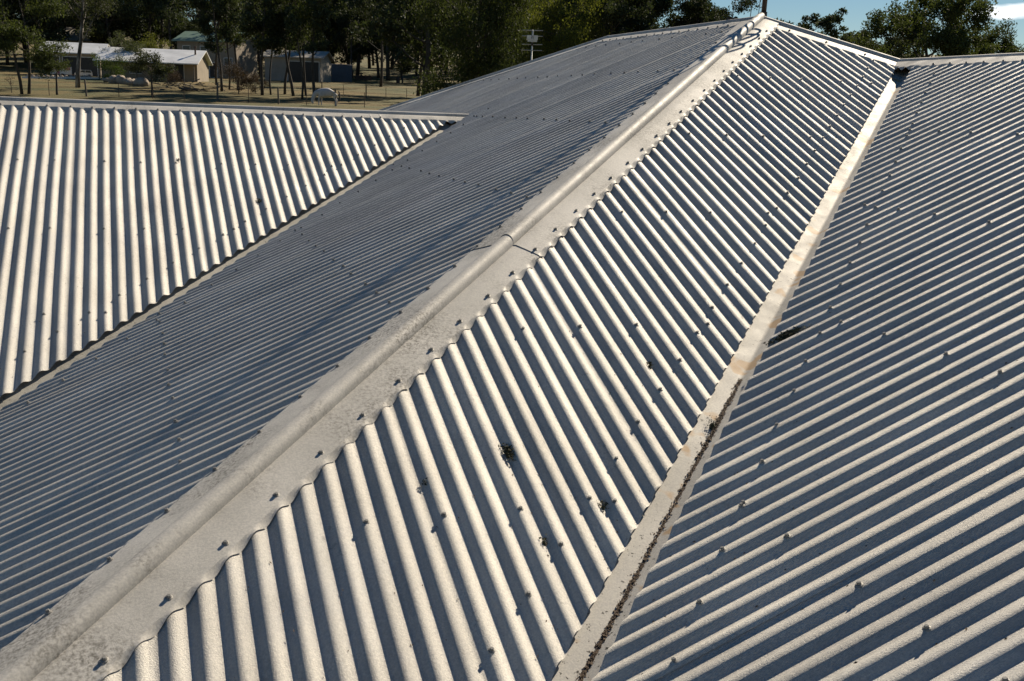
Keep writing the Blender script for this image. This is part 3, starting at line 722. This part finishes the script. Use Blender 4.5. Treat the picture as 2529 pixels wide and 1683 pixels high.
T('near2', 2150, 0, 80, 4.2, LEAF_GREY, 'low greyish tree at the left foot of the big dark tree', dist=104, group='trees just beyond the roof')
T('near2', 2305, 0, -12, 3.2, LEAF_GREEN, 'big dark rounded tree above the right wing ridge', dist=80, group='trees just beyond the roof')
T('near2', 2500, 0, 72, .6, LEAF_GREEN, 'tree at the right edge below the white cloud', dist=84, group='trees just beyond the roof')
# the wood behind, one mass
wr = np.random.default_rng(99); WV, WF, TV, TF = [], [], [], []
keys = ['wood1', 'wood2', 'wood3', 'gum2']
proto('wood1', seed=111, H=17, cr=5.2, cb=.10, nl=11000, leaf=.42, nlimb=18, tr=.25, clump=.8)
proto('wood2', seed=112, H=16, cr=4.4, cb=.16, nl=10000, leaf=.42, nlimb=17, tr=.24, clump=.85)
proto('wood3', seed=113, H=7, cr=4.6, cb=.04, nl=9000, leaf=.36, nlimb=18, tr=.16, clump=.9)
nb = 0; nt_ = 0
spots = [(px, d) for px in range(-260, 1560, 74) for d in (186, 200, 222, 250)] + [(px, 128) for px in range(1080, 1560, 120)] + [(px, 150) for px in range(1640, 2760, 95)]
for px, d in spots:
    px2 = px + wr.uniform(-40, 40); d2 = d + wr.uniform(-12, 12)
    P = at_dist(px2, d2); k = keys[int(wr.integers(0, 4))]; tm, cm, H0, (mb, V, F) = PROTO[k]
    H = wr.uniform(15, 23) if px < 1600 else wr.uniform(5, 7.5)
    s = H / H0; a = wr.uniform(0, 6.28); c_, s_ = math.cos(a), math.sin(a)
    H = H * .42 if k == 'wood3' else H; s = H / H0; sel = wr.permutation(len(F))[:int(len(F) * .75)]
    Q = V.reshape(-1, 4, 3)[sel]; cen = Q.mean(1, keepdims=True); Q = (cen + (Q - cen) * 1.15).reshape(-1, 3)
    X = np.stack([(Q[:, 0] * c_ - Q[:, 1] * s_) * s, (Q[:, 0] * s_ + Q[:, 1] * c_) * s, Q[:, 2] * s], 1) + P
    WV.append(X)
    tv = np.array(mb.v); X = np.stack([(tv[:, 0] * c_ - tv[:, 1] * s_) * s, (tv[:, 0] * s_ + tv[:, 1] * c_) * s, tv[:, 2] * s], 1) + P
    TV.append(X); TF += [tuple(i + nt_ for i in f) for f in mb.f]; nt_ += len(tv)
WV = np.concatenate(WV); 
wood = mesh_obj('woodland', WV, np.arange(len(WV)).reshape(-1, 4), LEAF_DARK)
tag(wood, 'dark wood covering the slope behind the houses', 'woodland', kind='stuff')
tag(mesh_obj('woodland_trunks', np.concatenate(TV), TF, BARK, wood, True), kind='stuff')

# ------------------------------------------------------------------ houses and sheds across the paddock
MAT_BEIGE = flat('beige_cladding', (.27, .225, .17), .85, scale=.8)
MAT_PALE = flat('pale_cladding', (.30, .27, .225), .85, scale=.8)
MAT_TIN = flat('grey_roof_metal', (.78, .78, .77), .4, .1, scale=.6)
MAT_GREENROOF = flat('green_roof_metal', (.16, .24, .20), .5, .1, scale=.6)
MAT_TANROOF = flat('tan_roof_metal', (.30, .275, .23), .6, .1, scale=.6)
MAT_DARK = flat('dark_opening', (.012, .012, .013), .4)
MAT_BLUE = flat('blue_grey_paint', (.10, .105, .115), .6, scale=1.5)
MAT_WHITE = flat('white_paint', (.72, .72, .70), .5)
MAT_TIMBER = flat('weathered_timber', (.14, .12, .10), .9, scale=5)
MAT_STEEL = flat('rusty_steel', (.09, .06, .045), .8)
MAT_STONE = flat('sandstone', (.36, .30, .24), .9, var=.35, scale=2.5, bumpd=.05)
MAT_PINK = flat('faded_pink_paint', (.42, .16, .20), .6)
MAT_TYRE = flat('tyre', (.02, .02, .02), .8)
MAT_GLASS = flat('dark_glass', (.03, .035, .04), .12)
def frame_at(pxl, pxr, dist, turn=0.0):
    """left and right base corners of a facade seen between two pixel columns, both at about one distance"""
    a = at_dist(pxl, dist + turn); b_ = at_dist(pxr, dist - turn); w = b_ - a; L = math.hypot(w[0], w[1]); rz = math.atan2(w[1], w[0])
    return a, L, rz, min(a[2], b_[2])
def building(name, pxl, pxr, dist, turn, wall_h, depth, rise, wall_m, roof_m, label, openings=(), cat='house', over=.5, flue=None, ver=0.0, hip=False):
    a, L, rz, zb = frame_at(pxl, pxr, dist, turn)
    e = empty(name, (a[0], a[1], zb - .15), rz)      # local x runs along the facade, +y goes away from the camera
    # is local +y pointing away from camera?
    sy = 1.0 if (-math.sin(rz) * (a[0] - CAM[0]) + math.cos(rz) * (a[1] - CAM[1])) > 0 else -1.0
    y = lambda v: v * sy
    def bx(mb, x0, x1, y0, y1, z0, z1):
        ya, yb = sorted((y(y0), y(y1))); mb.box(x0, x1, ya, yb, z0, z1); return mb
    bx(MB(), 0, L, 0, depth, 0, wall_h + .15).build('wall', wall_m, e)
    ze = wall_h + .15; t = .12; o = over
    yf, yb2, ym = -o - ver, depth + o, depth / 2
    dz = rise / ym
    if hip:
        hx = min(L * .4, ym)
        vs = [(-o, y(yf), ze - o * dz), (L + o, y(yf), ze - o * dz), (L + o, y(yb2), ze - o * dz), (-o, y(yb2), ze - o * dz), (hx, y(ym), ze + rise), (L - hx, y(ym), ze + rise)]
        fs = [(0, 1, 5, 4), (1, 2, 5), (2, 3, 4, 5), (3, 0, 4), (0, 3, 2, 1)]
        mesh_obj('roof', vs, fs, roof_m, e)
    else:
        vs = []; 
        for x in (-o, L + o):
            vs += [(x, y(yf), ze - (o + ver) * dz * .6), (x, y(ym), ze + rise), (x, y(yb2), ze - o * dz), (x, y(yf), ze - (o + ver) * dz * .6 + t), (x, y(ym), ze + rise + t), (x, y(yb2), ze - o * dz + t)]
        fs = [(3, 4, 10, 9), (4, 5, 11, 10), (1, 0, 6, 7), (2, 1, 7, 8), (0, 3, 9, 6), (2, 8, 11, 5), (0, 1, 4, 3), (1, 2, 5, 4), (7, 6, 9, 10), (8, 7, 10, 11)]
        mesh_obj('roof', vs, fs, roof_m, e)
        g = MB()
        for x in (.02, L - .14): g.add([(x, y(.02), ze), (x, y(depth - .02), ze), (x, y(ym), ze + rise - .02), (x + .12, y(.02), ze), (x + .12, y(depth - .02), ze), (x + .12, y(ym), ze + rise - .02)], [(0, 1, 2), (3, 5, 4), (0, 3, 4, 1), (1, 4, 5, 2), (2, 5, 3, 0)])
        g.build('gable', wall_m, e)
    for kind, f0, f1, z0, z1 in openings:
        x0, x1 = f0 * L, f1 * L
        w = bx(MB(), x0, x1, -.03, .06, z0, z1).build(kind, MAT_GLASS if kind == 'window' else MAT_DARK, e)
        fr = MB(); q = .06
        for (u0, u1, v0, v1) in ((x0 - q, x0, z0 - q, z1 + q), (x1, x1 + q, z0 - q, z1 + q), (x0, x1, z0 - q, z0), (x0, x1, z1, z1 + q)): bx(fr, u0, u1, -.06, .02, v0, v1)
        fr.build('frame', MAT_WHITE, w)
    if ver:
        for i in range(6):
            x = .1 + (L - .2) * i / 5
            bx(MB(), x - .05, x + .05, yf + .25, yf + .35, 0, ze - (o + ver) * dz * .55).build('post', MAT_TIMBER, e)
    if flue:
        fx, fh = flue; zz = ze + rise * .45
        MB().tube([(fx * L, y(ym * .5), zz - .2), (fx * L, y(ym * .5), zz + fh)], .11, 10).tube([(fx * L, y(ym * .5), zz + fh), (fx * L, y(ym * .5), zz + fh + .14)], .19, 10).build('flue', MAT_STEEL, e)
    tag(e, label, cat); return e
building('house', 254, 489, 143, 1.5, 2.5, 6.5, 1.35, MAT_BEIGE, MAT_TIN, 'long low beige house with pale grey metal roof and flue', (('window', .30, .42, 1.0, 2.0), ('door', .76, .86, .2, 2.3), ('window', .55, .66, 1.0, 2.0)), flue=(.955, 1.1), ver=1.2)
building('shed', 110, 252, 157, 1.0, 3.0, 6, 1.3, MAT_BEIGE, MAT_TIN, 'open-fronted shed with pale grey roof behind the parked car', (('doorway', .05, .30, .1, 2.6), ('doorway', .36, .6, .1, 2.6), ('doorway', .66, .95, .1, 2.6)), cat='shed')
building('house', 442, 585, 172, 2.0, 5.2, 8, 1.5, MAT_BEIGE, MAT_GREENROOF, 'two-storey beige house with green roof behind slender trees', (('window', .10, .22, 3.4, 4.6), ('window', .80, .93, 2.0, 3.0), ('door', .55, .68, .2, 2.3), ('window', .40, .50, 3.4, 4.6)), over=.6)
building('shed', 655, 792, 162, 1.0, 3.3, 7, 1.0, MAT_PALE, MAT_TANROOF, 'pale shed with two dark open doorways behind slender trunks', (('doorway', .42, .66, .1, 2.9), ('doorway', .72, .97, .1, 2.9)), cat='shed')
building('house', 140, 225, 198, 0, 4.4, 8, 2.0, MAT_BEIGE, MAT_TANROOF, 'distant house with tan hip roof peeping above the open-fronted shed', (('window', .2, .35, 3.0, 4.0), ('window', .6, .75, 3.0, 4.0)), hip=True, over=.7)
building('shed', 818, 869, 174, 0, 2.45, 2.4, .12, MAT_BLUE, MAT_BLUE, 'small blue-grey metal shed standing on the grass', (), cat='shed', over=.04)

# car and trailer beside the sheds
def local_box(name, pxl, pxr, py, turn=0):
    P = ground_at((pxl + pxr) / 2, py); D = math.hypot(P[0] - CAM[0], P[1] - CAM[1]); a, L, rz, zb = frame_at(pxl, pxr, D, turn); return empty(name, (a[0], a[1], zb), rz), L
def profile_body(poly, w0, w1):
    n = len(poly); return [(x, w0, z) for x, z in poly] + [(x, w1, z) for x, z in poly], [tuple(range(n))[::-1], tuple(range(n, 2 * n))] + [(i, (i + 1) % n, n + (i + 1) % n, n + i) for i in range(n)]
e, L = local_box('parked_car', 188, 232, 191); s = L / 4.3
v, f = profile_body([(0, .45), (0, 1.0), (.25, 1.06), (1.1, 1.12), (1.55, 1.78), (3.9, 1.82), (4.25, 1.15), (4.3, .45)], -.85, .85); mesh_obj('body', np.array(v) * s, f, MAT_WHITE, e)
for sgn in (-1, 1):
    v, f = profile_body([(1.3, 1.16), (1.68, 1.68), (2.5, 1.7), (2.5, 1.16)], sgn * .86 - .005, sgn * .86 + .005); mesh_obj('window', np.array(v) * s, f, MAT_GLASS, e)
    v, f = profile_body([(2.6, 1.16), (2.6, 1.7), (3.8, 1.72), (4.0, 1.16)], sgn * .86 - .005, sgn * .86 + .005); mesh_obj('window', np.array(v) * s, f, MAT_GLASS, e)
    for x in (.85, 3.45):
        w = MB().tube([(x * s, sgn * .72 * s, .36 * s), (x * s, sgn * .93 * s, .36 * s)], .36 * s, 16).build('wheel', MAT_TYRE, e); MB().tube([(x * s, sgn * .90 * s, .36 * s), (x * s, sgn * .945 * s, .36 * s)], .2 * s, 12).build('rim', MAT_ALU, w)
tag(e, 'white four-wheel drive parked behind the pale-limbed gum trunk', 'car')
e, L = local_box('box_trailer', 128, 181, 191); s = L / 3.4
MB().box(0, 3.4 * s, -.9 * s, .9 * s, .5 * s, 1.75 * s).build('body', MAT_WHITE, e)
MB().box(.95 * s, 1.5 * s, -.915 * s, .915 * s, .55 * s, 1.74 * s).box(2.2 * s, 3.2 * s, -.915 * s, .915 * s, 1.2 * s, 1.74 * s).build('pink_panel', MAT_PINK, e)
for sgn in (-1, 1):
    w = MB().tube([(1.9 * s, sgn * .7 * s, .32 * s), (1.9 * s, sgn * .92 * s, .32 * s)], .32 * s, 16).build('wheel', MAT_TYRE, e)
MB().tube([(3.4 * s, 0, .5 * s), (4.4 * s, 0, .45 * s)], .05, 6).build('drawbar', MAT_STEEL, e)
tag(e, 'white and pink box trailer parked under the small round-crowned tree', 'trailer')
# low white edging wall with stones
a = ground_at(55, 194); b_ = ground_at(248, 196); L = math.hypot(*(b_ - a)[:2])
e = empty('edging_wall', tuple(a), math.atan2(b_[1] - a[1], b_[0] - a[0])); slope = (b_[2] - a[2])
MB().add([(0, -.12, -.3), (L, -.12, slope - .3), (L, .12, slope - .3), (0, .12, -.3), (0, -.12, .22), (L, -.12, slope + .22), (L, .12, slope + .22), (0, .12, .22)], [(3, 2, 1, 0), (4, 5, 6, 7), (0, 1, 5, 4), (1, 2, 6, 5), (2, 3, 7, 6), (3, 0, 4, 7)]).build('kerb', MAT_WHITE, e)
def rock_mesh(seed, sx, sy, sz):
    r = np.random.default_rng(seed); vs = []; n, m_ = 7, 10
    for i in range(n + 1):
        th = math.pi * i / n
        for j in range(m_):
            ph = 2 * math.pi * j / m_; k = 1 + r.normal(0, .10)
            vs.append((sx * k * math.sin(th) * math.cos(ph), sy * k * math.sin(th) * math.sin(ph), sz * k * math.cos(th)))
    fs = [(i * m_ + j, i * m_ + (j + 1) % m_, (i + 1) * m_ + (j + 1) % m_, (i + 1) * m_ + j) for i in range(n) for j in range(m_)]
    return vs, fs
for i in range(14):
    v, f = rock_mesh(300 + i, .28, .2, .22); mesh_obj('stone', v, f, MAT_STONE, e, True, (L * (.08 + .06 * i), .32, slope * (.08 + .06 * i) + .2))
tag(e, 'long low white edging wall with a row of stones behind it', 'wall')
lab = ['leftmost low flat boulder beside the bright green bush', 'tilted slab-like boulder in the boulder row', 'rounded boulder in the middle of the boulder row', 'small boulder right of the middle of the row', 'long flat boulder in the boulder row', 'tan boulder near the right end of the row', 'rightmost boulder of the row under the small grey tree']
for i, (px, py, w, h) in enumerate([(268, 203, .8, .3), (285, 206, 1.1, .55), (299, 207, .75, .6), (316, 208, .7, .42), (330, 210, 1.2, .4), (343, 212, .8, .45), (352, 213, .8, .55)]):
    P = ground_at(px, py); v, f = rock_mesh(400 + i, w, .6, h); o = mesh_obj('boulder', v, f, MAT_STONE, None, True, (P[0], P[1], P[2] + h * .55)); o.rotation_euler = (.1 * (i % 3), .12 * ((i * 7) % 3 - 1), i); tag(o, lab[i], 'boulder', 'boulders along the garden edge')
# brush pile
P = ground_at(478, 226); r = random.Random(8); mb = MB()
for i in range(70):
    x, y_ = r.gauss(0, 1.7), r.gauss(0, .7); a = r.uniform(0, 6.28); l = r.uniform(.6, 1.8); z = max(.05, r.gauss(.35, .25))
    mb.tube([(x - math.cos(a) * l / 2, y_ - math.sin(a) * l / 2, z), (x + math.cos(a) * l / 2, y_ + math.sin(a) * l / 2, max(.03, z + r.gauss(0, .25)))], r.uniform(.02, .07), 5)
o = mb.build('brush_pile', MAT_TIMBER, None, False, tuple(P)); tag(o, 'dark pile of cut branches beyond the fence', 'brush pile')
# drum and stump on the far grass
P = ground_at(983, 206); D = math.hypot(P[0] - CAM[0], P[1] - CAM[1])
mb = MB().tube([(0, 0, 0), (0, 0, .9)], .3, 16)
for z in (.02, .3, .6, .88): mb.tube([(0, 0, z - .02), (0, 0, z + .02)], .32, 16)
tag(mb.build('steel_drum', MAT_STEEL, None, False, tuple(P)), 'dark steel drum on the far grass right of the stout gum', 'drum')
P = ground_at(994, 205); tag(MB().tube([(0, 0, -.1), (.03, 0, .6), (0, .02, 1.1)], [.16, .12, .1], 9).build('tree_stump', BARK, None, True, tuple(P)), 'thin dark stump beside the steel drum', 'stump')
P = ground_at(898, 200); e = empty('farm_implement', tuple(P), .3)
MB().tube([(-1.3, 0, .45), (1.3, 0, .45)], .07, 8).tube([(0, -.6, .5), (0, .9, .55)], .06, 8).build('frame', MAT_STEEL, e)
for x in (-1.1, -.4, .4, 1.1): MB().tube([(x, -.05, .45), (x, .05, .45)], .42, 16).build('disc', MAT_STEEL, e)
MB().tube([(.55, .2, .5), (.55, .2, 1.25)], .09, 8).box(.3, .8, 0, .4, 1.0, 1.12).build('seat', MAT_STEEL, e)
tag(e, 'dark rusty farm implement on the grass right of the blue shed', 'implement')

# ------------------------------------------------------------------ fences
def fence(pts, posts, label, wire_z=(.45, .8, 1.12), name='fence'):
    G = [ground_at(*p) for p in pts]; e = empty(name, tuple(G[0])); o = Vector(G[0])
    for z in wire_z:
        MB().tube([tuple(Vector(g) - o + Vector((0, 0, z))) for g in G], .009, 5).build('wire', MAT_WIRE, e)
    for (px, py, h, rad, lean) in posts:
        P = Vector(ground_at(px, py)) - o
        MB().tube([tuple(P + Vector((0, 0, -.2))), tuple(P + Vector((lean, 0, h * .5))), tuple(P + Vector((lean * 2, 0, h)))], [rad, rad * .95, rad * .85], 8).build('post', MAT_TIMBER if rad > .04 else MAT_STEEL, e)
    tag(e, label, 'fence')
npx = [(-120, 231), (0, 234.5), (122, 236.5), (294, 241), (455, 247), (537, 250.5), (688, 257.5), (757, 260), (829, 263), (900, 266), (1010, 270)]
fence(npx, [(-60, 233, 1.3, .03, 0), (122, 236.5, 1.35, .03, .01), (214, 239, 1.45, .085, .04), (294, 241, 1.25, .03, 0), (377, 244, 1.3, .03, 0), (455, 247, 1.2, .03, 0), (537, 250.5, 1.5, .09, -.02), (614, 254, 1.2, .03, 0), (688, 257.5, 1.35, .08, .02), (757, 260, 1.2, .03, 0), (829, 263, 1.35, .09, .02), (900, 266, 1.2, .03, 0)], 'post and wire paddock fence running just beyond the left wing ridge')
fence([(780, 232), (848, 236), (904, 240), (953, 243), (1004, 247), (1050, 250)], [(795, 233, 1.3, .06, 0), (848, 236, 1.1, .03, 0), (904, 240, 1.3, .07, 0), (953, 243, 1.1, .03, 0), (1004, 247, 1.1, .03, 0)], 'short wire fence crossing the brown grass right of the horse')

# ------------------------------------------------------------------ grey horse, grazing
P = ground_at(808, 262.5); D = math.hypot(P[0] - CAM[0], P[1] - CAM[1])
MAT_HORSE = flat('grey_horse_coat', (.50, .48, .47), .8, var=.18, scale=5)
MAT_MUZZLE = flat('dark_horse_hair', (.05, .045, .045), .8)
rt = at_dist(830, D) - at_dist(790, D)
horse = empty('horse', tuple(P), math.atan2(rt[1], rt[0])); horse.scale = (1.06, 1.06, 1.06)      # local +x points to the picture's right
def skin(name, nodes, edges, mat, parent, sub=2, root=0):
    me = bpy.data.meshes.new(name); me.from_pydata([n[:3] for n in nodes], edges, []); me.update()
    o = bpy.data.objects.new(name, me); link(o, parent); md = o.modifiers.new('Skin', 'SKIN')
    for i, n in enumerate(nodes):
        sv = me.skin_vertices[0].data[i]; sv.radius = (n[3], n[4] if len(n) > 4 else n[3]); sv.use_root = (i == root)
    ss = o.modifiers.new('Sub', 'SUBSURF'); ss.levels = sub; ss.render_levels = sub
    me.materials.append(mat); return o
hn = [(.62, 0, 1.10, .36, .36), (.25, 0, 1.03, .37, .40), (-.15, 0, 1.0, .36, .40), (-.52, 0, 1.06, .31, .36), (-.80, 0, 1.04, .20, .24), (-.99, 0, .80, .15, .19), (-1.11, 0, .54, .13, .16), (-1.15, 0, .32, .11, .13), (-1.10, 0, .12, .07, .08)]
he = [(i, i + 1) for i in range(8)]
def leg(base, pts):
    b0 = len(hn); 
    for i, p in enumerate(pts): hn.append(p); he.append((base if i == 0 else b0 + i - 1, b0 + i))
for sy_ in (-1, 1):
    o_ = .05 * sy_
    leg(0, [(.66 + o_, .16 * sy_, .86, .15, .12), (.60 + o_, .16 * sy_, .62, .085), (.74 + o_, .16 * sy_, .42, .052), (.70 + o_, .16 * sy_, .14, .042), (.68 + o_, .16 * sy_, .03, .06)])
    leg(3, [(-.52 + o_ * 2, .14 * sy_, .74, .10), (-.54 + o_ * 2, .14 * sy_, .46, .056), (-.54 + o_ * 2, .14 * sy_, .16, .042), (-.55 + o_ * 2, .14 * sy_, .03, .058)])
skin('body', hn, he, MAT_HORSE, horse)
skin('tail', [(.88, 0, 1.16, .05), (.97, 0, .95, .06), (.97, 0, .6, .07), (.95, 0, .35, .03)], [(0, 1), (1, 2), (2, 3)], MAT_MUZZLE, horse, 1)
skin('mane', [(-.60, 0, 1.36, .03), (-.84, 0, 1.20, .04), (-1.04, 0, .95, .04), (-1.16, 0, .66, .03)], [(0, 1), (1, 2), (2, 3)], MAT_MUZZLE, horse, 1)
for sy_ in (-1, 1): skin('ear', [(-1.10, .06 * sy_, .60, .03), (-1.2, .09 * sy_, .70, .008)], [(0, 1)], MAT_HORSE, horse, 1)
tag(horse, 'pale grey horse grazing with its head down beside the fence', 'horse')

# ------------------------------------------------------------------ television antenna behind the far hip
Pb = at_dist(1308, 31.0); zt = top_height(1308, 74, 31.0)
ant = empty('television_antenna', tuple(Pb)); ra = at_dist(1340, 31.0) - at_dist(1280, 31.0); ant.rotation_euler = (0, 0, math.atan2(ra[1], ra[0]))
MB().tube([(0, 0, -.3), (0, 0, zt)], .022, 8).build('pole', MAT_ALU, ant, True)
MB().tube([(-.0, -.05, zt - .75), (.02, -.05, zt - .02)], .013, 6).build('boom', MAT_ALU, ant)
for z in (.02, .17, .39, .545): MB().tube([(-.285, -.06, zt - z - .0), (.285, -.06, zt - z + (.005))], .012, 6).build('element', MAT_ALU, ant)
MB().box(-.15, -.03, -.12, -.07, zt - .27, zt - .15).box(.04, .15, -.12, -.07, zt - .27, zt - .15).box(-.13, .13, -.11, -.06, zt - .32, zt - .24).build('reflector', MAT_ALU, ant)
MB().box(-.03, .03, -.1, -.02, zt - .42, zt - .33).build('balun', MAT_MAST, ant)
tag(ant, 'grey television antenna with four cross bars above the far hip', 'antenna')
